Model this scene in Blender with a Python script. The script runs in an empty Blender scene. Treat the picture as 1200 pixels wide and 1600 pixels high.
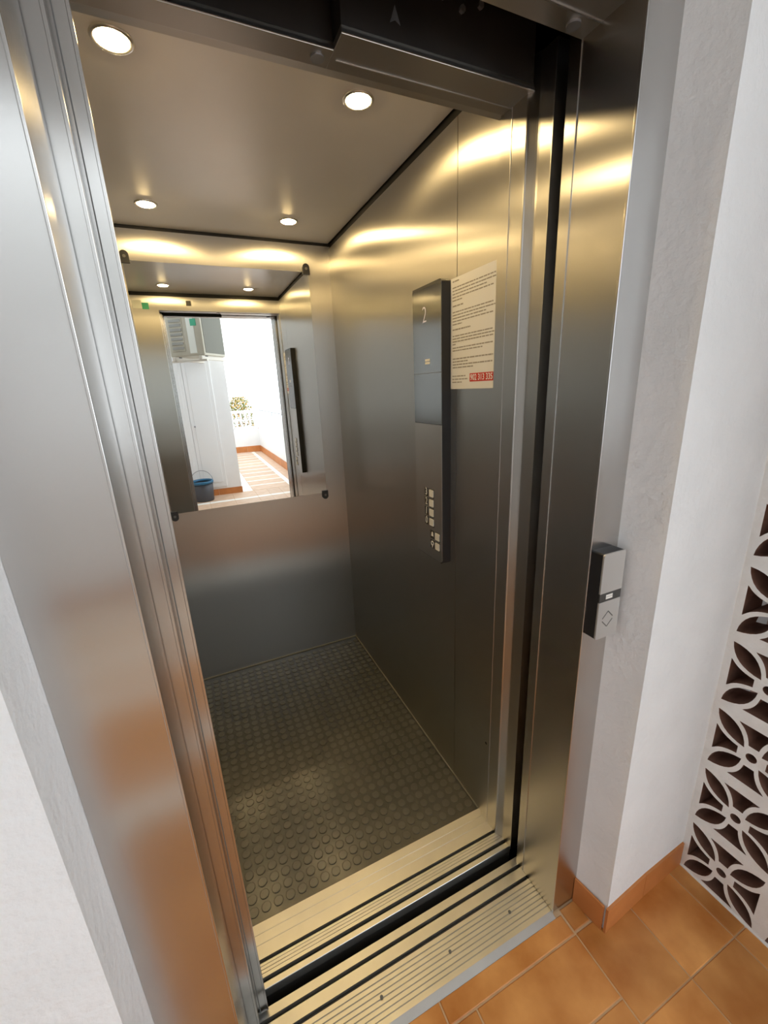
import bpy, bmesh, math, random
from mathutils import Vector, Matrix
random.seed(7)
scene = bpy.context.scene
COL = scene.collection

# ------------------------------------------------------------------ camera
cam_d = bpy.data.cameras.new('camera')
cam = bpy.data.objects.new('camera', cam_d)
COL.objects.link(cam)
cam_d.sensor_fit = 'HORIZONTAL'
cam_d.sensor_width = 36.0
cam_d.lens = 652.86 / 1200 * 36.0
cam_d.clip_start = 0.02
right = Vector((0.90847742, -0.41567221, -0.04342107))
up = -Vector((-0.15687674, -0.24286535, -0.95729103))
fwd = Vector((0.38737381, 0.87648904, -0.28584699))
rot = Matrix((right, up, -fwd)).transposed()
cam.matrix_world = Matrix.Translation((0, 0, 1.4812)) @ rot.to_4x4()
scene.camera = cam

# ------------------------------------------------------------------ world, exposure
world = bpy.data.worlds.new('world')
scene.world = world
world.use_nodes = True
wn = world.node_tree.nodes
bg = wn['Background']
bg.inputs['Color'].default_value = (0.88, 0.945, 1.0, 1)
bg.inputs['Strength'].default_value = 3.3
scene.view_settings.view_transform = 'Standard'
scene.view_settings.look = 'None'
scene.view_settings.gamma = 1.0
scene.view_settings.use_curve_mapping = False
scene.view_settings.exposure = 0.0
scene.cycles.use_denoising = True
scene.cycles.glossy_bounces = 8
scene.cycles.max_bounces = 12
LAMP = 240.0

# ------------------------------------------------------------------ materials
MATS = {}
def new_mat(name):
    m = bpy.data.materials.new(name)
    m.use_nodes = True
    MATS[name] = m
    return m, m.node_tree.nodes, m.node_tree.links, m.node_tree.nodes['Principled BSDF']

def noise_col(name, c1, c2, scale=8.0, rough=0.6, detail=4, bump=0.0, bscale=60, metallic=0.0, spec=0.5, rand=0.0, stretch=(1, 1, 1)):
    m, n, l, b = new_mat(name)
    geo = n.new('ShaderNodeNewGeometry')
    mp = n.new('ShaderNodeMapping'); mp.inputs['Scale'].default_value = stretch
    l.new(geo.outputs['Position'], mp.inputs['Vector'])
    t = n.new('ShaderNodeTexNoise'); t.inputs['Scale'].default_value = scale; t.inputs['Detail'].default_value = detail
    l.new(mp.outputs['Vector'], t.inputs['Vector'])
    r = n.new('ShaderNodeValToRGB')
    r.color_ramp.elements[0].color = (*c1, 1); r.color_ramp.elements[1].color = (*c2, 1)
    r.color_ramp.elements[0].position = 0.3; r.color_ramp.elements[1].position = 0.7
    l.new(t.outputs['Fac'], r.inputs['Fac'])
    out = r.outputs['Color']
    if rand:
        oi = n.new('ShaderNodeObjectInfo')
        mr = n.new('ShaderNodeMapRange'); mr.inputs['To Min'].default_value = 1 - rand; mr.inputs['To Max'].default_value = 1 + rand
        l.new(oi.outputs['Random'], mr.inputs['Value'])
        hs = n.new('ShaderNodeHueSaturation')
        l.new(mr.outputs['Result'], hs.inputs['Value']); l.new(out, hs.inputs['Color'])
        out = hs.outputs['Color']
    l.new(out, b.inputs['Base Color'])
    b.inputs['Roughness'].default_value = rough
    b.inputs['Metallic'].default_value = metallic
    b.inputs['Specular IOR Level'].default_value = spec
    if bump:
        t2 = n.new('ShaderNodeTexNoise'); t2.inputs['Scale'].default_value = bscale; t2.inputs['Detail'].default_value = 5
        l.new(mp.outputs['Vector'], t2.inputs['Vector'])
        bp = n.new('ShaderNodeBump'); bp.inputs['Strength'].default_value = bump; bp.inputs['Distance'].default_value = 0.01
        l.new(t2.outputs['Fac'], bp.inputs['Height']); l.new(bp.outputs['Normal'], b.inputs['Normal'])
    return m

def steel(name, col, rough, aniso, var=0.015, grain='Z'):
    """brushed stainless steel, grain vertical: blurs sideways more than up and down"""
    m, n, l, b = new_mat(name)
    b.inputs['Metallic'].default_value = 1.0
    b.inputs['Anisotropic'].default_value = aniso
    geo = n.new('ShaderNodeNewGeometry')
    cr = n.new('ShaderNodeVectorMath'); cr.operation = 'CROSS_PRODUCT'
    cr.inputs[0].default_value = (0.012, 0.017, 1) if grain == 'Z' else (1, 0.012, 0.017)
    l.new(geo.outputs['True Normal'], cr.inputs[1])
    l.new(cr.outputs['Vector'], b.inputs['Tangent'])
    mp = n.new('ShaderNodeMapping')
    mp.inputs['Scale'].default_value = (350, 350, 3) if grain == 'Z' else (3, 350, 350)
    l.new(geo.outputs['Position'], mp.inputs['Vector'])
    t = n.new('ShaderNodeTexNoise'); t.inputs['Scale'].default_value = 1.0; t.inputs['Detail'].default_value = 3
    l.new(mp.outputs['Vector'], t.inputs['Vector'])
    t3 = n.new('ShaderNodeTexNoise'); t3.inputs['Scale'].default_value = 3.0; t3.inputs['Detail'].default_value = 4
    l.new(geo.outputs['Position'], t3.inputs['Vector'])
    mr = n.new('ShaderNodeMapRange')
    mr.inputs['From Min'].default_value = 0.3; mr.inputs['From Max'].default_value = 0.7
    mr.inputs['To Min'].default_value = rough - var; mr.inputs['To Max'].default_value = rough + var
    l.new(t3.outputs['Fac'], mr.inputs['Value']); l.new(mr.outputs['Result'], b.inputs['Roughness'])
    r = n.new('ShaderNodeValToRGB')
    r.color_ramp.elements[0].color = (col[0] * .97, col[1] * .97, col[2] * .97, 1)
    r.color_ramp.elements[1].color = (*col, 1)
    l.new(t.outputs['Fac'], r.inputs['Fac']); l.new(r.outputs['Color'], b.inputs['Base Color'])
    return m

def plain(name, col, rough=0.5, metallic=0.0, spec=0.5, emit=None, es=0.0):
    m, n, l, b = new_mat(name)
    b.inputs['Base Color'].default_value = (*col, 1)
    b.inputs['Roughness'].default_value = rough
    b.inputs['Metallic'].default_value = metallic
    b.inputs['Specular IOR Level'].default_value = spec
    if emit:
        b.inputs['Emission Color'].default_value = (*emit, 1)
        b.inputs['Emission Strength'].default_value = es
    return m

steel('steel', (0.56, 0.545, 0.51), 0.30, 0.93)
steel('frame_steel', (0.58, 0.57, 0.555), 0.25, 0.92)
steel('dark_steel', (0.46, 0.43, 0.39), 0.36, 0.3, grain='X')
steel('plate_steel', (0.60, 0.585, 0.56), 0.36, 0.6)
noise_col('aluminium', (0.59, 0.58, 0.55), (0.64, 0.63, 0.595), 12, 0.36, metallic=0.9)
noise_col('ceiling_metal', (0.80, 0.79, 0.79), (0.83, 0.82, 0.82), 5, 0.32, metallic=0.30)
noise_col('plaster', (0.80, 0.81, 0.815), (0.86, 0.865, 0.87), 6, 0.75, bump=0.35, bscale=55, spec=0.3)
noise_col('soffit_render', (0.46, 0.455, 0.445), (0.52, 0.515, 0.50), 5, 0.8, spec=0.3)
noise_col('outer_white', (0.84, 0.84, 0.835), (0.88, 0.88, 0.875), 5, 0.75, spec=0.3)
noise_col('terracotta', (0.43, 0.145, 0.024), (0.72, 0.335, 0.10), 7, 0.42, detail=8, rand=0.13, bump=0.05, bscale=40)
noise_col('baseboard_tile', (0.52, 0.185, 0.05), (0.62, 0.235, 0.07), 9, 0.45, rand=0.06)
noise_col('grout', (0.52, 0.33, 0.18), (0.60, 0.40, 0.23), 40, 0.9)
noise_col('paving', (0.58, 0.38, 0.25), (0.66, 0.47, 0.33), 10, 0.6, rand=0.06)
noise_col('pale_stone', (0.80, 0.76, 0.68), (0.86, 0.82, 0.75), 10, 0.6)
noise_col('stud_rubber', (0.044, 0.042, 0.030), (0.066, 0.063, 0.045), 9, 0.25, detail=6, spec=0.8)
noise_col('rubber', (0.028, 0.0265, 0.019), (0.043, 0.041, 0.030), 9, 0.23, detail=6, bump=0.03, bscale=120, spec=0.8)
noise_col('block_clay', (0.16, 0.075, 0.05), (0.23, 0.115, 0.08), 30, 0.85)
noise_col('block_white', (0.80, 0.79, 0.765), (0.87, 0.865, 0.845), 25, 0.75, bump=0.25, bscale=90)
noise_col('clay_wall', (0.22, 0.13, 0.10), (0.28, 0.17, 0.13), 8, 0.9)
noise_col('shaft_concrete', (0.035, 0.034, 0.033), (0.05, 0.048, 0.045), 8, 0.9)
plain('black', (0.012, 0.012, 0.013), 0.5)
plain('housing_black', (0.018, 0.018, 0.02), 0.4)
noise_col('operator_black', (0.02, 0.017, 0.015), (0.032, 0.027, 0.023), 14, 0.45)
plain('glass_black', (0.012, 0.013, 0.014), 0.10, spec=0.5)
MATS['glass_black'].node_tree.nodes['Principled BSDF'].inputs['IOR'].default_value = 3.3
plain('mirror_glass', (0.90, 0.92, 0.91), 0.004, metallic=1.0)
plain('paper', (0.86, 0.85, 0.80), 0.7)
plain('ink', (0.36, 0.33, 0.28), 0.7)
plain('red_print', (0.62, 0.045, 0.03), 0.6)
plain('white_print', (0.88, 0.86, 0.82), 0.6)
plain('button_white', (0.82, 0.80, 0.74), 0.4)
plain('digit_lit', (0.6, 0.55, 0.6), 0.4, emit=(0.85, 0.78, 0.85), es=0.12)
plain('lamp_lens', (1, 0.9, 0.7), 0.4, emit=(1.0, 0.71, 0.32), es=LAMP)
plain('bezel', (0.75, 0.73, 0.7), 0.3, metallic=1.0)
plain('silver_cover', (0.60, 0.59, 0.57), 0.35, metallic=0.6)
plain('band_dark', (0.05, 0.05, 0.048), 0.35)
plain('mark_dark', (0.12, 0.12, 0.115), 0.5)
plain('bucket_grey', (0.06, 0.06, 0.07), 0.45)
plain('bucket_blue', (0.02, 0.13, 0.25), 0.4)
plain('wire', (0.35, 0.36, 0.38), 0.4, metallic=0.8)
noise_col('ac_case', (0.42, 0.39, 0.30), (0.48, 0.45, 0.36), 6, 0.5)
plain('ac_grille', (0.30, 0.30, 0.27), 0.5)
plain('ac_side_shade', (0.12, 0.115, 0.085), 0.55)  # casing tone darkened to stand for shade
plain('sticker_green', (0.05, 0.38, 0.22), 0.5)
plain('sticker_white', (0.75, 0.77, 0.70), 0.5)
plain('bracket', (0.62, 0.58, 0.50), 0.5)
plain('pipe_black', (0.03, 0.03, 0.03), 0.6)
plain('door_white', (0.84, 0.85, 0.85), 0.5)
noise_col('leaf', (0.10, 0.16, 0.03), (0.30, 0.26, 0.06), 20, 0.6)
noise_col('blossom', (0.70, 0.34, 0.10), (0.80, 0.50, 0.18), 20, 0.6)
plain('soil_pot', (0.45, 0.17, 0.08), 0.7)
plain('cove', (0.20, 0.18, 0.13), 0.5)

# ------------------------------------------------------------------ helpers
WL = {}
def reg(o, parent, origin):
    COL.objects.link(o)
    origin = Vector(origin)
    if parent is not None:
        o.parent = parent
        o.location = origin - WL[parent.name]
    else:
        o.location = origin
    WL[o.name] = origin
    return o

def tag(o, label=None, cat=None, group=None, kind=None):
    if label: o['label'] = label
    if cat: o['category'] = cat
    if group: o['group'] = group
    if kind: o['kind'] = kind
    return o

def thing(name, loc, label=None, cat=None, group=None, kind=None):
    o = bpy.data.objects.new(name, None)
    o.empty_display_size = 0.05
    reg(o, None, loc)
    return tag(o, label, cat, group, kind)

def from_bm(name, bm, mats, parent=None, origin=None, smooth=False):
    """bm in world coordinates; origin defaults to the base centre of its bounds"""
    if isinstance(mats, str): mats = [mats]
    if origin is None:
        xs = [v.co.x for v in bm.verts]; ys = [v.co.y for v in bm.verts]; zs = [v.co.z for v in bm.verts]
        origin = Vector(((min(xs) + max(xs)) / 2, (min(ys) + max(ys)) / 2, min(zs)))
    origin = Vector(origin)
    bmesh.ops.translate(bm, verts=bm.verts, vec=-origin)
    bmesh.ops.recalc_face_normals(bm, faces=bm.faces)
    me = bpy.data.meshes.new(name)
    bm.to_mesh(me); bm.free()
    for m in mats: me.materials.append(MATS[m])
    if smooth:
        for p in me.polygons: p.use_smooth = True
    o = bpy.data.objects.new(name, me)
    return reg(o, parent, origin)

def add_box(bm, x0, x1, y0, y1, z0, z1, bevel=0.0, seg=2, mi=0):
    r = bmesh.ops.create_cube(bm, size=1.0)
    vs = r['verts']
    bmesh.ops.scale(bm, verts=vs, vec=(x1 - x0, y1 - y0, z1 - z0))
    bmesh.ops.translate(bm, verts=vs, vec=((x0 + x1) / 2, (y0 + y1) / 2, (z0 + z1) / 2))
    fs = set(f for v in vs for f in v.link_faces)
    for f in fs: f.material_index = mi
    if bevel:
        es = list(set(e for v in vs for e in v.link_edges))
        bmesh.ops.bevel(bm, geom=es, offset=bevel, segments=seg, profile=0.5, affect='EDGES')
    return vs

def box(name, x0, x1, y0, y1, z0, z1, mat, parent=None, bevel=0.0, seg=2):
    bm = bmesh.new()
    add_box(bm, x0, x1, y0, y1, z0, z1, bevel, seg)
    return from_bm(name, bm, mat, parent)

def prism(name, pts, axis, a0, a1, mat, parent=None, bm=None):
    """pts: closed 2D polygon; axis 'X': pts are (y,z); 'Y': (x,z); 'Z': (x,y)"""
    own = bm is None
    if own: bm = bmesh.new()
    def P(p, a):
        return {'X': (a, p[0], p[1]), 'Y': (p[0], a, p[1]), 'Z': (p[0], p[1], a)}[axis]
    A = [bm.verts.new(P(p, a0)) for p in pts]
    B = [bm.verts.new(P(p, a1)) for p in pts]
    n = len(pts)
    bm.faces.new(A); bm.faces.new(list(reversed(B)))
    for i in range(n):
        bm.faces.new((A[i], A[(i + 1) % n], B[(i + 1) % n], B[i]))
    if own:
        return from_bm(name, bm, mat, parent)

def round_rect(u0, u1, v0, v1, r, seg=5, corners=(1, 1, 1, 1)):
    """corner order: (u1,v1),(u0,v1),(u0,v0),(u1,v0)"""
    pts = []
    cs = [(u1 - r, v1 - r, 0, u1, v1), (u0 + r, v1 - r, 90, u0, v1), (u0 + r, v0 + r, 180, u0, v0), (u1 - r, v0 + r, 270, u1, v0)]
    for k, (cu, cv, a, eu, ev) in enumerate(cs):
        if not corners[k]:
            pts.append((eu, ev)); continue
        for i in range(seg + 1):
            t = math.radians(a + 90 * i / seg)
            pts.append((cu + r * math.cos(t), cv + r * math.sin(t)))
    return pts

def cyl(name, c, d, r, h, mat, parent=None, seg=20, r2=None, bevel=0.0):
    """cylinder from point c along direction d"""
    bm = bmesh.new()
    d = Vector(d).normalized()
    q = d.to_track_quat('Z', 'Y').to_matrix().to_4x4()
    M = Matrix.Translation(Vector(c) + d * h / 2) @ q
    bmesh.ops.create_cone(bm, cap_ends=True, segments=seg, radius1=r, radius2=r if r2 is None else r2, depth=h, matrix=M)
    return from_bm(name, bm, mat, parent)

def tube(bm, pts, r, seg=8):
    pts = [Vector(p) for p in pts]
    rings = []
    for i, p in enumerate(pts):
        t = (pts[min(i + 1, len(pts) - 1)] - pts[max(i - 1, 0)]).normalized()
        a = t.cross(Vector((0.13, 0.27, 1)) if abs(t.z) < .9 else Vector((1, .1, 0))).normalized()
        b = t.cross(a)
        rings.append([bm.verts.new(p + r * (a * math.cos(2 * math.pi * k / seg) + b * math.sin(2 * math.pi * k / seg))) for k in range(seg)])
    for i in range(len(rings) - 1):
        for k in range(seg):
            bm.faces.new((rings[i][k], rings[i][(k + 1) % seg], rings[i + 1][(k + 1) % seg], rings[i + 1][k]))
    bm.faces.new(rings[0]); bm.faces.new(list(reversed(rings[-1])))

def curve_mesh(cu):
    o = bpy.data.objects.new('tmp', cu)
    COL.objects.link(o)
    dg = bpy.context.evaluated_depsgraph_get(); dg.update()
    me = bpy.data.meshes.new_from_object(o.evaluated_get(dg))
    bpy.data.objects.remove(o)
    return me

def text(name, s, size, origin, xd, yd, mat, parent, depth=0.0003, sx=1.0, align='CENTER', thin=0.0, fit=None):
    cu = bpy.data.curves.new('tmp', 'FONT')
    cu.body = s; cu.size = size; cu.align_x = align; cu.align_y = 'CENTER'; cu.extrude = depth; cu.resolution_u = 3; cu.offset = -thin
    me = curve_mesh(cu)
    if fit:
        w = [v.co.x for v in me.vertices]; sx = fit / (max(w) - min(w))
    xd = Vector(xd); yd = Vector(yd); zd = xd.cross(yd)
    M = Matrix((xd * sx, yd, zd)).transposed().to_4x4()
    me.transform(M)
    me.materials.clear(); me.materials.append(MATS[mat])
    me.name = name
    o = bpy.data.objects.new(name, me)
    return reg(o, parent, origin)

# ------------------------------------------------------------------ key dimensions
XL, XR = -0.263, 0.733          # car side walls
YF, YB = 0.928, 2.179           # car front wall, back wall
ZC = 2.15                       # car ceiling
ZW = 2.128                      # top of the car wall panels
ZS, ZH = 2.04, 2.052            # car header soffit, landing frame head
YFR = 0.578                     # landing frame face

# ------------------------------------------------------------------ setting: walls
def structure(o): return tag(o, kind='structure')
# wall pieces around the frame
prism('wall_left', [(-1.6, 0.488), (-0.217, 0.488), (-0.2185, 0.64), (-1.6, 0.64)], 'Z', -0.02, 3.2, 'plaster')
structure(bpy.data.objects['wall_left'])
structure(prism('wall_right', [(0.816, 0.64), (0.816, 0.578), (0.833, 0.487), (1.0, 0.498), (1.40, 0.512), (1.40, 0.64)], 'Z', -0.02, 3.2, 'plaster'))
structure(box('wall_above_frame', -0.217, 0.816, 0.488, 0.64, 2.175, 3.2, 'plaster'))
# shaft around the car
sh = thing('wall_shaft', (0.2, 1.5, -0.6), kind='structure')
box('shaft_side', -0.80, -0.75, 0.64, 2.5, -0.6, 3.2, 'shaft_concrete', sh)
box('shaft_side', 1.05, 1.10, 0.64, 2.5, -0.6, 3.2, 'shaft_concrete', sh)
box('shaft_back', -0.80, 1.10, 2.45, 2.5, -0.6, 3.2, 'shaft_concrete', sh)
box('shaft_pit', -0.80, 1.10, 0.3, 2.5, -0.65, -0.6, 'shaft_concrete', sh)
box('shaft_top', -0.80, 1.10, 0.5, 2.5, 3.2, 3.25, 'shaft_concrete', sh)
box('shaft_front', -0.80, 1.10, 0.60, 0.70, -0.6, -0.05, 'shaft_concrete', sh)
box('shaft_flank', -0.80, -0.2185, 0.62, 0.655, -0.6, 3.2, 'shaft_concrete', sh)
box('shaft_flank', 0.816, 1.10, 0.62, 0.655, -0.6, 3.2, 'shaft_concrete', sh)
box('shaft_lintel', -0.2185, 0.816, 0.62, 0.655, 2.175, 3.2, 'shaft_concrete', sh)

# ------------------------------------------------------------------ landing floor with tiles
fl = structure(box('floor', -1.6, 1.62, -2.6, 0.60, -0.06, -0.0065, 'grout'))
def tile(x0, x1, y0, y1, mat='terracotta', parent=fl, zt=-0.004, gap=0.0022, name='tile'):
    x0 += gap; x1 -= gap; y0 += gap; y1 -= gap
    if x1 - x0 < .01 or y1 - y0 < .01: return
    zt += random.uniform(-.0004, .0004); c = 0.0016
    bm = bmesh.new()
    lo = [bm.verts.new(p) for p in ((x0, y0, zt - .008), (x1, y0, zt - .008), (x1, y1, zt - .008), (x0, y1, zt - .008))]
    mi = [bm.verts.new((v.co.x, v.co.y, zt - c)) for v in lo]
    hi = [bm.verts.new(p) for p in ((x0 + c, y0 + c, zt), (x1 - c, y0 + c, zt), (x1 - c, y1 - c, zt), (x0 + c, y1 - c, zt))]
    bm.faces.new(hi)
    for a, b in ((lo, mi), (mi, hi)):
        for i in range(4): bm.faces.new((a[i], a[(i + 1) % 4], b[(i + 1) % 4], b[i]))
    return from_bm(name, bm, mat, parent)
# left of the joint at x = .755
tile(-0.20, 0.002, 0.515, 0.567); tile(0.002, 0.34, 0.515, 0.567); tile(0.34, 0.753, 0.515, 0.567)
xs = [-1.6, -1.272, -0.934, -0.597, -0.259, 0.079, 0.417, 0.755]
rows = [(0.373, 0.515, 0), (0.05, 0.373, 0), (-0.275, 0.05, 0), (-0.395, -0.275, 1), (-0.72, -0.395, 0), (-1.0, -0.72, 0), (-1.10, -1.0, 1), (-1.45, -1.10, 2), (-1.55, -1.45, 1), (-1.95, -1.55, 2), (-2.05, -1.95, 1), (-2.45, -2.05, 2)]
KIND = ('terracotta', 'pale_stone', 'paving')
for j, (y0, y1, m) in enumerate(rows):
    for i in range(len(xs) - 1):
        tile(xs[i], xs[i + 1], y0, .487 if (j == 0 and xs[i + 1] < -.2) else y1, KIND[m])
# right of it
tile(0.755, 0.817, 0.518, 0.577)
xr = [0.755, 0.945, 1.135, 1.325, 1.515, 1.62]
rows[:3] = [(0.322, 0.516, 0), (0.12, 0.322, 0), (-0.08, 0.12, 0), (-0.275, -0.08, 0)]
for y0, y1, m in rows:
    for i in range(len(xr) - 1):
        tile(xr[i], xr[i + 1], y0, y1, KIND[m], gap=0.0016)

# baseboards of tile
bb = thing('baseboard_right', (0.99, 0.49, 0), kind='structure')
def quad_slab(name, p0, p1, out, t, z0, z1, mat, parent):
    p0 = Vector((*p0, 0)); p1 = Vector((*p1, 0)); o = Vector((*out, 0)) * t
    prism(name, [(p0.x, p0.y), (p1.x, p1.y), (p1.x + o.x, p1.y + o.y), (p0.x + o.x, p0.y + o.y)], 'Z', z0, z1, mat, parent)
quad_slab('skirting_tile', (0.8155, 0.5775), (0.8285, 0.492), (-1, -.1), 0.006, -0.006, 0.086, 'baseboard_tile', bb)
quad_slab('skirting_tile', (0.8265, 0.4865), (1.0, 0.4985), (0, -1), 0.007, -0.006, 0.086, 'baseboard_tile', bb)
quad_slab('skirting_tile', (1.0015, 0.4985), (1.188, 0.506), (0, -1), 0.007, -0.006, 0.086, 'baseboard_tile', bb)
bl = thing('baseboard_left', (-0.9, 0.485, 0), kind='structure')
for k in range(4):
    box('skirting_tile', -0.225 - .34 * (k + 1) + .002, -0.225 - .34 * k, 0.480, 0.488, -0.006, 0.086, 'baseboard_tile', bl)
box('skirting_tile', -0.217, -0.209, 0.482, 0.577, -0.006, 0.086, 'baseboard_tile', bl)

# ------------------------------------------------------------------ breeze block screen
PB = 0.2095
def block_curve():
    cu = bpy.data.curves.new('tmp', 'CURVE'); cu.dimensions = '2D'; cu.fill_mode = 'BOTH'; cu.extrude = 0.045; cu.resolution_u = 1
    def poly(pts):
        s = cu.splines.new('POLY'); s.points.add(len(pts) - 1)
        for p, c in zip(s.points, pts): p.co = (c[0], c[1], 0, 1)
        s.use_cyclic_u = True
    h = PB / 2
    poly([(h, h), (-h, h), (-h, -h), (h, -h)])
    # centre ring
    poly([(0.0125 * math.cos(t * math.pi / 7), 0.0125 * math.sin(t * math.pi / 7)) for t in range(14)])
    R0, R1 = 0.027, 0.127            # petal hole along the diagonal
    def arc(r0, r1, w, n=8):
        return [(r0 + (r1 - r0) * i / n, w * math.sin(math.pi * i / n) ** 0.85) for i in range(n + 1)]
    for k in range(4):
        a = math.pi / 4 + k * math.pi / 2
        up_ = arc(R0, R1, 0.0205); dn = [(x, -y) for x, y in reversed(up_[1:-1])]
        poly([(x * math.cos(a) - y * math.sin(a), x * math.sin(a) + y * math.cos(a)) for x, y in up_ + dn])
    # side triangles, between the petal bands and the border
    b = 0.0865
    o = [(x, w) for x, w in arc(R0 - .012, R1 + .012, 0.0325, 16)]
    for k in range(4):
        c, s = math.cos(k * math.pi / 2), math.sin(k * math.pi / 2)
        A = math.pi / 4
        edge = [(x * math.cos(A) + y * math.sin(A), x * math.sin(A) - y * math.cos(A)) for x, y in o]   # lower band edge of the upper right petal
        edge = [p for p in edge if p[0] < b and p[1] > 0.003 and p[0] > .026]
        last = edge[-1]
        up_ = edge + [(b, last[1] + (b - last[0]) * 0.95)]
        pts = up_ + [(x, -y) for x, y in reversed(up_)]
        poly([(x * c - y * s, x * s + y * c) for x, y in pts])
    return cu
bme = curve_mesh(block_curve())
bme.name = 'breeze_block'
# local (u, v, w) -> world: u = -y, v = z, w = -x
bme.transform(Matrix(((0, 0, -1, 0), (-1, 0, 0, 0), (0, 1, 0, 0), (0, 0, 0, 1))))
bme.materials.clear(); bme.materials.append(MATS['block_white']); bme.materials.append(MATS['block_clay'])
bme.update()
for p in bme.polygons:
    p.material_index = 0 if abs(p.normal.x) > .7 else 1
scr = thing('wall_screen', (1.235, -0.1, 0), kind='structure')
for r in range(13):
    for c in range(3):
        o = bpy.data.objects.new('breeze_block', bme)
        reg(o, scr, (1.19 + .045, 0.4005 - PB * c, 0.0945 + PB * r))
box('mortar_strip', 1.189, 1.28, 0.5045, 0.53, -0.01, 2.75, 'block_white', scr)
bead = bmesh.new(); tube(bead, [(1.187, 0.508 + .002 * math.sin(i * 2.1), -.01 + i * .12) for i in range(24)], 0.0035, 6)
from_bm('mortar_bead', bead, 'block_white', scr, smooth=True)
box('mortar_foot', 1.186, 1.28, -0.125, 0.505, -0.02, -0.0008, 'block_white', scr)
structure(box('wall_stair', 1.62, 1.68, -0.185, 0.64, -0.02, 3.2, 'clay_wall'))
structure(box('wall_stair_end', 1.19, 1.62, -0.185, -0.124, -0.02, 3.2, 'outer_white'))

# ------------------------------------------------------------------ the place behind the camera (partly seen in the mirror)
structure(box('ceiling_landing_unseen', -1.66, 1.75, -1.5, 0.70, 2.75, 2.9, 'soffit_render'))  # unseen roof slab, its depth and tone set to shade the landing
structure(box('wall_side_added', -1.66, -1.6, -2.7, 0.64, -0.02, 3.2, 'outer_white'))  # unseen wall, added to cut the light from the left
structure(box('wall_opposite', -1.66, 0.575, -7.4, -2.45, -0.02, 3.6, 'outer_white'))
structure(box('wall_far', 0.575, 1.72, -7.4, -7.2, -0.02, 0.56, 'outer_white'))
structure(box('wall_parapet', 1.60, 1.72, -7.2, -0.185, -0.02, 0.98, 'outer_white'))
b2 = thing('baseboard_opposite', (0, -2.44, 0), kind='structure')
for k in range(6):
    box('skirting_tile', 0.575 - .34 * (k + 1) + .003, 0.575 - .34 * k + (0.008 if k == 0 else 0), -2.45, -2.441, -0.006, 0.09, 'baseboard_tile', b2)
b3 = thing('baseboard_parapet', (1.59, -4.1, 0), kind='structure')
for k in range(20):
    box('skirting_tile', 1.590, 1.60, -0.39 - .34 * (k + 1) + .003, -0.39 - .34 * k, -0.006, 0.15, 'baseboard_tile', b3)
b4 = thing('baseboard_far', (1.1, -7.19, 0), kind='structure')
for k in range(3):
    box('skirting_tile', 0.58 + .34 * k, 0.58 + .34 * (k + 1) - .003, -7.20, -7.19, -0.006, 0.15, 'baseboard_tile', b4)
ft = structure(box('floor_terrace', 0.575, 1.62, -7.2, -2.6, -0.06, -0.008, 'grout'))
y = -2.46; k = 0
tile(0.577, 0.74, -7.19, -2.455, 'pale_stone', ft, name='stone_band')
tile(1.33, 1.42, -7.19, -2.455, 'pale_stone', ft, name='stone_band')
tile(1.42, 1.59, -7.19, -2.455, 'paving', ft, name='paving_slab')
while y > -7.1:
    y2 = max(y - .40, -7.19)
    tile(0.74, 1.33, y2 + .06, y, 'paving', ft, name='paving_slab')
    tile(0.74, 1.33, y2, y2 + .06, 'pale_stone', ft, name='stone_band')
    y = y2
# double cupboard door in the opposite wall
d1 = thing('door_1', (0.0, -2.44, 0.12), kind='structure')
for x0, x1 in ((-0.36, -0.002), (0.002, 0.37)):
    lf = box('door_leaf', x0, x1, -2.455, -2.432, 0.125, 2.02, 'door_white', d1, bevel=.003)
    box('panel', x0 + .05, x1 - .05, -2.434, -2.428, 0.2, 1.95, 'door_white', lf, bevel=.002)
cyl('door_handle', (0.05, -2.432, 1.05), (0, 1, 0), 0.012, 0.035, 'wire', d1)

# parapet railing with balusters on the far wall
rl = thing('balustrade', (1.12, -7.3, 0.56), 'white balustrade with slim posts on the low far wall', 'balustrade')
box('top_rail', 0.60, 1.60, -7.36, -7.26, 1.00, 1.06, 'outer_white', rl, bevel=.006)
box('mid_rail', 0.60, 1.60, -7.335, -7.285, 0.80, 0.83, 'outer_white', rl, bevel=.004)
box('bottom_rail', 0.60, 1.60, -7.34, -7.28, 0.56, 0.60, 'outer_white', rl, bevel=.004)
for k in range(9):
    cyl('baluster', (0.66 + .11 * k, -7.31, 0.60), (0, 0, 1), 0.024, 0.40, 'outer_white', rl, seg=10)
hr = thing('handrail', (1.66, -4.1, 0.98), 'thin grey metal handrail along the top of the white parapet', 'handrail')
bm = bmesh.new(); tube(bm, [(1.66, -7.1, 1.06), (1.66, -0.3, 1.06)], 0.012, 8); from_bm('rail_tube', bm, 'wire', hr)
for k in range(5): cyl('rail_post', (1.66, -6.9 + 1.6 * k, 0.98), (0, 0, 1), 0.009, 0.075, 'wire', hr, seg=8)

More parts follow.
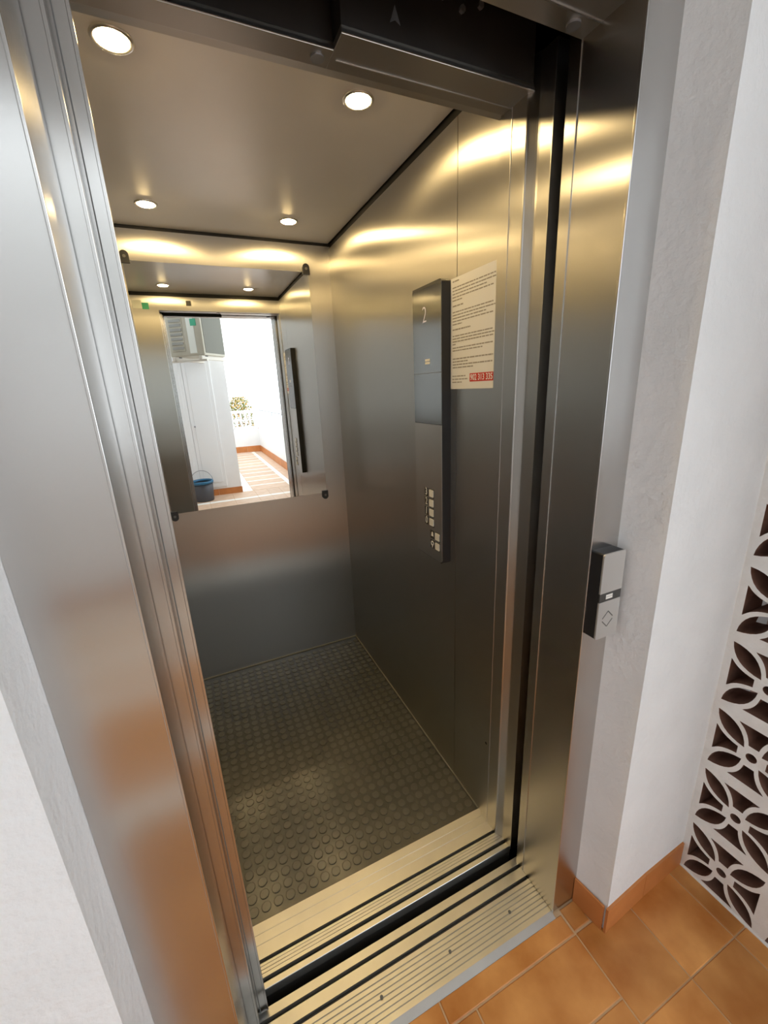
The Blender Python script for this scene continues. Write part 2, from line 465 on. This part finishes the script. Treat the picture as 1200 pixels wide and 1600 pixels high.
# flowering bush behind the balustrade
pl = thing('flowering_bush', (1.28, -7.9, 0), 'orange and olive flowering bush rising behind the white balustrade', 'bush')
box('planter', 0.75, 1.75, -8.1, -7.6, 0.0, 0.55, 'soil_pot', pl, bevel=.02)
bm = bmesh.new()
for k in range(14):
    x, yy = random.uniform(.9, 1.6), random.uniform(-8.0, -7.7)
    tube(bm, [(x, yy, .5), (x + random.uniform(-.1, .1), yy, .9), (x + random.uniform(-.2, .2), yy + random.uniform(-.1, .1), 1.25)], .008, 5)
from_bm('stem', bm, 'leaf', pl)
for nm, mt, cnt in (('foliage', 'leaf', 900), ('blossoms', 'blossom', 500)):
    bm = bmesh.new()
    for k in range(cnt):
        a = random.uniform(0, 6.28); r = .42 * math.sqrt(random.random()); h = random.random()
        c = Vector((1.27 + r * math.cos(a) * (1.1 - .6 * h), -7.85 + .5 * r * math.sin(a), .62 + .78 * h))
        n = Vector((random.gauss(0, 1), random.gauss(0, 1), random.gauss(0, 1))).normalized()
        u = n.orthogonal().normalized(); v = n.cross(u); s = random.uniform(.018, .035)
        bm.faces.new([bm.verts.new(c + u * s * p + v * s * .6 * q_) for p, q_ in ((1, 0), (0, 1), (-1, 0), (0, -1))])
    tag(from_bm(nm, bm, mt, pl), kind='stuff')

# bucket
bk = thing('bucket', (0.02, -2.22, -0.004), 'dark grey bucket with a blue rim standing by the opposite white wall', 'bucket')
def lathe(name, prof, c, mat, parent, seg=28):
    bm = bmesh.new(); rings = []
    for r, z in prof:
        rings.append([bm.verts.new((c[0] + r * math.cos(2 * math.pi * k / seg), c[1] + r * math.sin(2 * math.pi * k / seg), c[2] + z)) for k in range(seg)])
    for i in range(len(rings) - 1):
        for k in range(seg):
            bm.faces.new((rings[i][k], rings[i][(k + 1) % seg], rings[i + 1][(k + 1) % seg], rings[i + 1][k]))
    return from_bm(name, bm, mat, parent, smooth=True)
lathe('pail', [(0.0, 0), (0.125, 0), (0.13, .01), (0.145, .27), (0.14, .27), (0.125, .02), (0, .02)], (0.02, -2.22, -.004), 'bucket_grey', bk)
lathe('rim', [(0.14, .255), (0.153, .258), (0.156, .285), (0.147, .297), (0.132, .292), (0.130, .27)], (0.02, -2.22, -.004), 'bucket_blue', bk)
bm = bmesh.new(); tube(bm, [(0.02 + .15 * math.cos(t), -2.22 - .10 * math.sin(t) * .6, .28 + .15 * math.sin(t)) for t in [i * math.pi / 14 for i in range(15)]], .0045, 6)
from_bm('handle', bm, 'wire', bk, smooth=True)

# air conditioner outdoor unit (angled, on two bracket arms)
AC = Vector((0.30, -1.72, 1.90))
ac = thing('air_conditioner', AC, 'beige grey outdoor air conditioning unit on wall brackets, seen in the mirror', 'air conditioner')
th = math.radians(37.8)
ud = Vector((-math.cos(th), -math.sin(th), 0)); vd = Vector((math.sin(th), -math.cos(th), 0))
def acbox(name, u0, u1, v0, v1, z0, z1, mat, bevel=0.0, parent=None):
    bm = bmesh.new()
    add_box(bm, u0, u1, v0, v1, z0, z1, bevel)
    for v in bm.verts: v.co = AC + ud * v.co.x + vd * v.co.y + Vector((0, 0, v.co.z))
    return from_bm(name, bm, mat, parent or ac)
case = acbox('casing', 0.0, 0.50, 0.0, 0.46, 0.07, 0.66, 'ac_case', .012)
acbox('front_grille', 0.26, 0.46, -0.006, 0.004, 0.13, 0.60, 'ac_case', .003, case)
for k in range(8): acbox('louvre', 0.275, 0.445, -0.012, -0.004, 0.155 + .054 * k, 0.185 + .054 * k, 'ac_grille', 0, case)
acbox('corner_strip', 0.10, 0.20, -0.004, 0.004, 0.10, 0.64, 'sticker_white', .002, case)
acbox('label_sticker', 0.06, 0.14, -0.0055, 0.0, 0.42, 0.50, 'sticker_green', 0, case)
acbox('side_shade', -0.004, 0.006, 0.03, 0.44, 0.10, 0.65, 'ac_side_shade', .002, case)  # thin dark sheet that paints the shade on the unit's right side
for u in (0.03, 0.42):
    arm = acbox('bracket_arm', u, u + .045, -.02, 0.56, 0.02, 0.07, 'bracket', .004)
    acbox('rubber_foot', u - .005, u + .05, 0.05, .10, 0.058, 0.078, 'pipe_black', 0, arm)
acbox('bracket_crossbar', -.02, 0.5, 0.0, 0.035, 0.0, 0.025, 'bracket', .003)
bm = bmesh.new(); tube(bm, [AC + ud * .50 + vd * .2 + Vector((0, 0, .15)), AC + ud * .56 + vd * .22 + Vector((0, 0, .25)), AC + ud * .60 + vd * .3 + Vector((0, 0, .36)), AC + ud * .64 + vd * .42 + Vector((0, 0, .45))], .025, 8)
from_bm('pipe', bm, 'pipe_black', ac, smooth=True)

# ------------------------------------------------------------------ landing door frame
fr = thing('landing_door_frame', (0.33, 0.62, 0), 'brushed steel landing frame around the open lift doorway', 'door frame')
# left jamb: face and inner return
prism('jamb', [(-0.2175, YFR), (-0.098, YFR), (-0.0975, 0.692), (-0.1005, 0.692), (-0.101, YFR + .003), (-0.2175, YFR + .003)], 'Z', 0.0, 2.172, 'frame_steel', fr)
box('edge_trim', -0.1002, -0.0963, YFR - .0022, YFR + .004, 0.0, 2.05, 'frame_steel', fr, bevel=.001)
# right jamb
prism('jamb', [(0.816, YFR), (0.733, YFR), (0.733, 0.730), (0.748, 0.730), (0.748, .727), (0.736, 0.727), (0.736, YFR + .003), (0.816, YFR + .003)], 'Z', 0.0, 2.172, 'frame_steel', fr)
box('edge_trim', 0.7315, 0.7350, YFR - .0018, YFR + .0035, 0.0, ZH, 'frame_steel', fr, bevel=.001)
box('jamb_fold', 0.7312, 0.7335, 0.7015, 0.7035, 0.0, ZH, 'frame_steel', fr)
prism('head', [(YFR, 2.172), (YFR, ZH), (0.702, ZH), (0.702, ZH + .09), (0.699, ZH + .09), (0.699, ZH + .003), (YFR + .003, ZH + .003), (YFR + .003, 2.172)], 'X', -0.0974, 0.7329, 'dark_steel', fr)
box('head_fold', -0.097, 0.733, 0.6605, 0.6635, ZH - .0016, ZH + .001, 'frame_steel', fr)
box('hanger_track', -0.217, 0.34, 0.7045, 0.712, 2.040, 2.13, 'black', fr)
cyl('bolt', (0.690, 0.682, ZH - .004), (0, 0, 1), 0.012, 0.006, 'wire', fr)

# landing door leaves, slid open behind the left jamb
def leaf(name, x1, y0, y1, z0, z1, label, edge):
    t = thing(name, (x1 - .2, (y0 + y1) / 2, z0), label, 'door')
    box('leaf_panel', x1 - 0.42, x1, y0, y1, z0, z1, 'frame_steel', t, bevel=.0015)
    box('edge_strip', x1 - .0035, x1 + .0012, y0 - .0012, y0 + .004, z0, z1, 'frame_steel', t, bevel=.0008)
    if edge: box('seal', x1 - .0185, x1 - .0170, y0 - .0006, y0 + .002, z0, z1, 'mark_dark', t)
    box('guide_shoe', x1 - .10, x1 - .04, y0 + .006, y1 - .006, 0.0005, z0, 'black', t)
    return t
leaf('landing_door_leaf', -0.0755, 0.697, 0.722, 0.012, 2.035, 'brushed steel sliding door leaf right behind the left frame jamb', False)
leaf('landing_door_leaf', -0.0530, 0.7300, 0.752, 0.012, 2.035, 'brushed steel sliding door leaf with bright edge nearest the open doorway', True)
leaf('car_door_leaf', -0.0580, 0.792, 0.812, 0.014, 2.035, 'slid-back steel lift car door leaf just past the landing leaves', False)
leaf('car_door_leaf', -0.0640, 0.828, 0.848, 0.014, 2.035, 'innermost slid-back steel lift car door leaf by the car wall', False)

# ------------------------------------------------------------------ landing sill
ls = thing('landing_sill', (0.33, 0.65, -0.03), 'ribbed aluminium landing sill with two door tracks before the orange tiles', 'sill')
def ribs(y0, y1, n, w, d, z=0.0):
    pts = []; st = (y1 - y0) / n
    for i in range(n):
        c = y0 + st * (i + .5)
        pts += [(c - w / 2, z), (c - w / 4, z - d), (c + w / 4, z - d), (c + w / 2, z)]
    return pts
prof = [(0.565, -0.03), (0.565, -0.006), (0.583, 0.0)] + ribs(0.590, 0.668, 7, .0050, .0030) + [(0.6750, 0), (0.6750, -.014), (0.6850, -.014), (0.6850, 0)] + [(0.7110, 0), (0.7110, -.03)]
prism('tread_plate', prof, 'X', -0.098, 0.7325, 'aluminium', ls)
prism('track_bar', [(0.7210, -0.03), (0.7210, 0), (0.7405, 0), (0.741, -.0005), (0.741, -.03)], 'X', -0.60, 0.744, 'aluminium', ls)
box('track_floor', -0.60, 0.744, 0.566, 0.741, -0.045, -0.0301, 'dark_steel', ls)
box('track_floor', -0.097, 0.732, 0.6752, 0.6848, -0.0141, -0.0105, 'operator_black', ls)
box('track_floor', -0.60, 0.744, 0.7110, 0.7210, -0.0301, -0.018, 'operator_black', ls)
for x in (0.622, 0.417, 0.212, 0.007):
    cyl('screw', (x, 0.633, -0.0015), (0, 0, 1), 0.0042, 0.0024, 'mark_dark', ls, seg=12)

# ------------------------------------------------------------------ the lift car
car = thing('elevator_car', (0.235, 1.5, -0.1), 'open lift car lined with brushed steel over a black studded rubber floor', 'elevator')
def part(name, *a, **k): return box(name, *a, parent=car, **k)
# walls
box('back_wall_panel', XL - .02, XR + .02, YB, YB + .02, -0.02, ZW + .010, 'steel', car)
g = 0.0012
box('side_wall_panel', XR, XR + .02, 1.0865 + g, YB + .0, -0.02, ZW, 'steel', car)
box('side_wall_panel', XR, XR + .02, 0.905, 1.0865 - g, -0.02, ZW, 'steel', car)
box('side_wall_panel', XL - .02, XL, 0.905, 1.5 - g, -0.02, ZW, 'steel', car)
box('side_wall_panel', XL - .02, XL, 1.5 + g, YB, -0.02, ZW, 'steel', car)
box('panel_joint', XR + .004, XR + .021, 1.08, 1.093, -0.02, ZW, 'black', car)
box('panel_joint', XL - .021, XL - .004, 1.49, 1.51, -0.02, ZW, 'black', car)
# front return wall, left of the doorway, and the transom over the doorway
box('front_wall_panel', XL - .02, -0.075, 0.862, YF, -0.02, ZW, 'steel', car)
box('transom', -0.075, XR + .01, 0.905, 0.926, ZS + .002, ZW, 'steel', car)
# dark shadow gap round the ceiling
for nm, a in (('r', (XR + .006, XR + .02, .9, YB + .02)), ('l', (XL - .02, XL - .006, .9, YB + .02)), ('b', (XL - .02, XR + .02, YB + .006, YB + .02)), ('f', (XL - .02, XR + .02, .905, .915))):
    box('shadow_gap', a[0], a[1], a[2], a[3], ZW, ZC + .08, 'black', car)
box('ceiling_panel', XL + .002, XR - .001, 0.93, YB - .001, ZC, ZC + .03, 'ceiling_metal', car, bevel=.001)
box('roof_plate', XL - .03, XR + .03, 0.86, YB + .03, ZC + .08, ZC + .10, 'black', car)
# entrance column at the right of the doorway
prism('entrance_column', [(0.78, 0.912), (0.7285, 0.912)] + [(0.7285 + .005 - .005 * math.cos(t), 0.827 + .005 - .005 * math.sin(t)) for t in [i * math.pi / 12 for i in range(5)]] + [(0.7395, 0.813), (0.7415, 0.809), (0.7422, 0.804), (0.7422, 0.769), (0.78, 0.769)], 'Z', -0.004, ZS + .06, 'steel', car)
box('column_fold', 0.7273, 0.7290, 0.8745, 0.8760, 0.0, ZS, 'plate_steel', car)
box('column_edge', 0.7408, 0.7428, 0.7678, 0.7698, 0.0, ZS + .05, 'plate_steel', car)
# header over the doorway
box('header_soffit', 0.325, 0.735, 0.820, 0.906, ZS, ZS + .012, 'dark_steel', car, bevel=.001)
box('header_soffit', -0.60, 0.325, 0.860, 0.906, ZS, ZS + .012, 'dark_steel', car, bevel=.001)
box('header_edge', 0.325, 0.735, 0.8180, 0.8200, ZS + .001, ZS + .006, 'plate_steel', car)
box('header_edge', -0.60, 0.325, 0.8580, 0.8600, ZS + .001, ZS + .006, 'plate_steel', car)
box('header_fold', 0.335, 0.735, 0.8790, 0.8808, ZS - .0012, ZS + .001, 'plate_steel', car)
op = box('door_operator', 0.326, 0.735, 0.8215, 0.90, ZS + .012, ZC + .25, 'operator_black', car)
box('door_operator', -0.60, 0.325, 0.8615, 0.90, ZS + .012, ZC + .25, 'operator_black', car)
for x, z in ((0.43, 2.12), (0.52, 2.135), (0.56, 2.125), (0.60, 2.14)):
    cyl('bolt', (x, 0.8215, z), (0, -1, 0), 0.006, 0.006, 'wire', op, seg=6)
prism('arrow_mark', [(0.415, 2.075), (0.425, 2.10), (0.435, 2.075), (0.425, 2.080)], 'Y', 0.8205, 0.8215, 'wire', op)
cyl('roller', (0.20, 0.852, 2.13), (0, -1, 0), 0.028, 0.012, 'wire', car)
cyl('bolt', (0.302, 0.884, ZS - .003), (0, 0, 1), 0.012, 0.006, 'wire', car)
# stickers on the front return wall (seen in the mirror)
st = box('safety_sticker', -0.225, -0.17, YF, YF + .0008, 2.05, 2.10, 'sticker_white', car)
box('green_field', -0.17, -0.13, YF, YF + .0009, 2.045, 2.085, 'sticker_green', car)
box('sensor_cover', 0.10, 0.13, 0.926, 0.932, 2.075, 2.105, 'mark_dark', car)
# car sill
prof = [(0.7765, -.03), (0.7765, -.001), (0.7775, 0.0), (0.7905, 0), (0.7905, -.016), (0.8015, -.016), (0.8015, 0)] + ribs(0.806, 0.830, 3, .0025, .0016) + [(0.8330, 0), (0.8330, -.016), (0.8425, -.016), (0.8425, 0), (0.850, 0)] + [(0.8735, 0), (0.8745, -.0016), (0.876, -.0016), (0.877, 0), (0.8985, 0), (0.8995, -.0016), (0.901, -.0016), (0.902, 0), (0.928, 0), (0.928, -.03)]
prism('car_sill', prof, 'X', -0.60, 0.7475, 'aluminium', car)
box('sill_track', -0.60, 0.7475, 0.7908, 0.8012, -0.017, -0.0145, 'operator_black', car)
box('sill_track', -0.60, 0.7475, 0.8333, 0.8422, -0.017, -0.0145, 'operator_black', car)
box('apron', -0.60, 0.7475, 0.778, 0.784, -0.5, -0.03, 'shaft_concrete', car)
# rubber floor
rf = box('rubber_floor', XL, XR, YF, YB, -0.04, -0.0018, 'rubber', car)
def stud_bm(bm, x, y, seg=14):
    rr = [(0.0148, -0.0019), (0.0145, 0.0001), (0.0131, 0.0007)]
    R = [[bm.verts.new((x + r * math.cos(2 * math.pi * k / seg), y + r * math.sin(2 * math.pi * k / seg), z)) for k in range(seg)] for r, z in rr]
    for i in range(2):
        for k in range(seg): bm.faces.new((R[i][k], R[i][(k + 1) % seg], R[i + 1][(k + 1) % seg], R[i + 1][k]))
    bm.faces.new(R[2])
pos = []
for i in range(27):
    for j in range(34):
        x = XL + .023 + i * .0366; y = YF + .0335 + j * .0366
        if x < XR - .016 and y < YB - .016: pos.append((x, y))
vis = [p for p in pos if p[0] / p[1] > -0.068]
vis.sort(key=lambda p: p[0] ** 2 + p[1] ** 2)
near = set(vis[:300])
bm = bmesh.new(); stud_bm(bm, 0, 0)
bmesh.ops.recalc_face_normals(bm, faces=bm.faces)
sme = bpy.data.meshes.new('stud'); bm.to_mesh(sme); bm.free(); sme.materials.append(MATS['stud_rubber'])
for p in sorted(near):
    reg(bpy.data.objects.new('stud', sme), rf, (p[0], p[1], 0))
bm = bmesh.new()
for p in pos:
    if p not in near: stud_bm(bm, p[0], p[1], 12)
tag(from_bm('studs_beyond', bm, 'stud_rubber', rf), kind='stuff')
# thin bead along the floor edges
box('floor_bead', XR - .004, XR, 0.93, YB, -.002, .003, 'cove', car)
box('floor_bead', XL, XR - .004, YB - .004, YB, -.002, .003, 'cove', car)
box('floor_bead', XL, XL + .004, 0.93, YB - .004, -.002, .003, 'cove', car)
cyl('screw', (0.7278, 0.893, 0.33), (1, 0, 0), 0.005, 0.002, 'black', car, seg=10)

# ------------------------------------------------------------------ ceiling downlights
for x, y, lab in ((-0.022, 1.150, 'near left lamp, largest in view'), (0.492, 1.155, 'near right lamp beside the door header'), (-0.022, 1.940, 'rear left lamp'), (0.494, 1.952, 'rear right lamp close to the corner')):
    d = thing('downlight', (x, y, ZC), 'round warm glowing ceiling downlight, ' + lab, 'lamp', 'downlights in the lift ceiling')
    lathe('bezel', [(0.030, -.001), (0.030, -.004), (0.036, -.0045), (0.0385, -.002), (0.0385, .0)], (x, y, ZC), 'bezel', d, 32)
    lathe('lens', [(0.0, -.0085), (0.010, -.0083), (0.020, -.007), (0.027, -.005), (0.030, -.002), (0.030, .0)], (x, y, ZC), 'lamp_lens', d, 32)

# ------------------------------------------------------------------ mirror
mi = thing('wall_mirror', (0.236, YB, 0.942), 'large frameless mirror clipped to the steel back wall', 'mirror')
box('glass', -0.150, 0.622, 2.1705, 2.1775, 0.942, 2.022, 'mirror_glass', mi, bevel=.0012)
for x, z, sgn in ((0.611, 2.022, 1), (-0.138, 2.022, 1), (0.611, 0.942, -1), (-0.138, 0.942, -1)):
    w = .0165
    pts = [(x - w, z - sgn * .012), (x + w, z - sgn * .012)] + [(x + w * math.cos(t), z + sgn * (.018 + w * math.sin(t))) for t in [i * math.pi / 10 for i in range(11)]]
    c = prism('clip', pts, 'Y', 2.164, 2.179, 'housing_black', mi)
    cyl('screw', (x, 2.164, z + sgn * .012), (0, -1, 0), 0.006, 0.0025, 'mark_dark', c, seg=12)

# ------------------------------------------------------------------ car operating panel
cp = thing('control_panel', (0.733, 1.2, 0.90), 'tall black and steel lift control panel showing floor 2', 'control panel')
xf = 0.7015
prism('housing', round_rect(1.1155, 1.287, 0.897, 1.768, .012, corners=(0, 1, 1, 0)), 'X', xf, XR, 'housing_black', cp)
gl = prism('display_glass', round_rect(1.1165, 1.286, 1.363, 1.760, .014, corners=(0, 0, 0, 0)), 'X', xf - .0016, xf, 'glass_black', cp)
box('glass_line', xf - .0022, xf - .0010, 1.1165, 1.286, 1.5165, 1.5178, 'mark_dark', gl)  # thin dark line across the display glass
prism('faceplate', round_rect(1.1165, 1.286, 0.899, 1.361, .014, corners=(0, 0, 1, 0)), 'X', xf - .0016, xf, 'plate_steel', cp)
XD, YD = (0, -1, 0), (0, 0, 1)
xt = xf - .0018
text('floor_digit', '2', 0.066, (xt, 1.212, 1.685), XD, YD, 'digit_lit', cp, sx=.86, thin=.0011)
box('rating_label', xt - .0003, xt, 1.182, 1.211, 1.544, 1.5505, 'white_print', cp)
box('rating_label', xt - .0003, xt, 1.182, 1.211, 1.5525, 1.559, 'white_print', cp)
def button(y, z):
    b = prism('button', round_rect(y - .0135, y + .0135, z - .0125, z + .0125, .003, 3), 'X', xf - .0042, xf - .001, 'button_white', cp)
    prism('button_surround', round_rect(y - .0160, y + .0160, z - .0158, z + .0158, .003, 3), 'X', xf - .0024, xf - .0012, 'band_dark', b)
for s, z in zip('3210', (1.132, 1.098, 1.0645, 1.030)):
    button(1.180, z)
    box('symbol_plate', xf - .0024, xf - .0012, 1.2035, 1.2265, z - .0150, z + .0150, 'band_dark', cp)
    text('symbol', s, 0.036, (xf - .0026, 1.215, z), XD, YD, 'white_print', cp, sx=.8)
for k, z in enumerate((0.987, 0.952)):
    button(1.144, z)
    box('symbol_plate', xf - .0024, xf - .0012, 1.1635, 1.1905, z - .0150, z + .0150, 'band_dark', cp)
    yc = 1.177
    if k == 0:      # bell
        pts = [(yc - .008, z - .006), (yc - .006, z - .002), (yc - .0055, z + .005), (yc - .002, z + .010), (yc + .002, z + .010), (yc + .0055, z + .005), (yc + .006, z - .002), (yc + .008, z - .006)]
        prism('symbol', pts, 'X', xf - .0027, xf - .0022, 'white_print', cp)
    else:           # ring with stem
        bm = bmesh.new(); tube(bm, [(xf - .0024, yc + .007 * math.cos(t), z + .003 + .007 * math.sin(t)) for t in [i * math.pi / 8 for i in range(17)]], .0016, 5)
        tube(bm, [(xf - .0024, yc, z - .004), (xf - .0024, yc, z - .012)], .0016, 5)
        from_bm('symbol', bm, 'white_print', cp)

# ------------------------------------------------------------------ notice sheet
nt = thing('notice_sheet', (XR, 1.012, 1.467), 'white printed instruction sheet with a red phone number on the steel wall', 'notice')
box('paper_sheet', XR - .0012, XR - .0002, 0.907, 1.1155, 1.467, 1.764, 'paper', nt)
xn = XR - .0014
def print_lines(name, lines, mat):
    bm = bmesh.new()
    for z, y0, y1, h in lines:
        y = y0
        while y > y1 + .002:
            w = min(random.uniform(.006, .022), y - y1)
            add_box(bm, xn - .0001, xn + .0002, y - w, y, z - h / 2, z + h / 2)
            y -= w + random.uniform(.0016, .003)
    return tag(from_bm(name, bm, mat, nt), kind='stuff')
L = []
L += [(1.755, 1.106, 1.072, .0036)]
for i in range(5): L.append((1.739 - .0082 * i, 1.106 - (.0 if i != 0 else .0), (0.918, 0.917, 0.952, 0.926, 1.060)[i], .0030))
L += [(1.692, 1.105, 1.055, .0036)]
for i in range(5): L.append((1.676 - .0080 * i, 1.105, (0.925, 0.917, 0.950, 0.925, 1.06)[i], .0030))
L += [(1.630, 1.105, 1.020, .0036)]
for i, e in enumerate((0.925, 0.918, 0.922, 1.088)): L.append((1.613 - .0075 * i, 1.105, e, .0030))
for i, e in enumerate((0.922, 0.965)): L.append((1.581 - .0075 * i, 1.105, e, .0030))
for i, e in enumerate((0.920, 1.030, 0.918, 1.005)): L.append((1.551 - .0080 * i, 1.104, e, .0034))
for i, e in enumerate((1.040, 1.030, 1.058)): L.append((1.503 - .0085 * i, 1.106, e, .0030))
print_lines('printed_text', L, 'ink')
box('phone_box', xn - .0003, xn, 0.9165, 1.019, 1.486, 1.508, 'red_print', nt)
text('phone_number', '902 313 335', 0.0225, (xn - .0005, 0.9672, 1.4965), XD, YD, 'white_print', nt, depth=.0001, fit=.096, thin=-.00025)

# ------------------------------------------------------------------ landing call station
ca = thing('call_station', (0.768, YFR, 0.925), 'slim silver and black call button station on the right frame jamb', 'call panel')
prism('housing', round_rect(0.7375, 0.8015, 0.925, 1.128, .004, 3), 'Y', 0.550, YFR, 'housing_black', ca)
prism('top_cover', round_rect(0.7365, 0.8025, 1.0370, 1.128, .005, 4, corners=(1, 1, 0, 0)), 'Y', 0.5465, 0.5500, 'silver_cover', ca)
bd = box('band', 0.737, 0.802, 0.5470, 0.5500, 1.0160, 1.0368, 'band_dark', ca)
box('band_label', 0.7560, 0.7760, 0.5465, 0.5470, 1.0212, 1.0258, 'white_print', bd)
box('band_label', 0.7560, 0.7760, 0.5465, 0.5470, 1.0268, 1.0314, 'white_print', bd)
bc = prism('bottom_cover', round_rect(0.7365, 0.8025, 0.925, 1.0158, .005, 4, corners=(0, 0, 1, 1)), 'Y', 0.5465, 0.5500, 'silver_cover', ca)
for s in (1, -1):
    bm = bmesh.new()
    cx, cz = 0.768, 0.971
    for a, b in (((-.016, .003), (0, .019)), ((0, .019), (.016, .003))):
        p = Vector((a[0], a[1] * s)); r_ = Vector((b[0], b[1] * s)); n = (r_ - p).orthogonal().normalized() * .0012
        prism(None, [(cx + (p + n).x, cz + (p + n).y), (cx + (r_ + n).x, cz + (r_ + n).y), (cx + (r_ - n).x, cz + (r_ - n).y), (cx + (p - n).x, cz + (p - n).y)], 'Y', 0.5462, 0.5466, None, bm=bm)
    from_bm('arrow_mark', bm, 'mark_dark', bc)
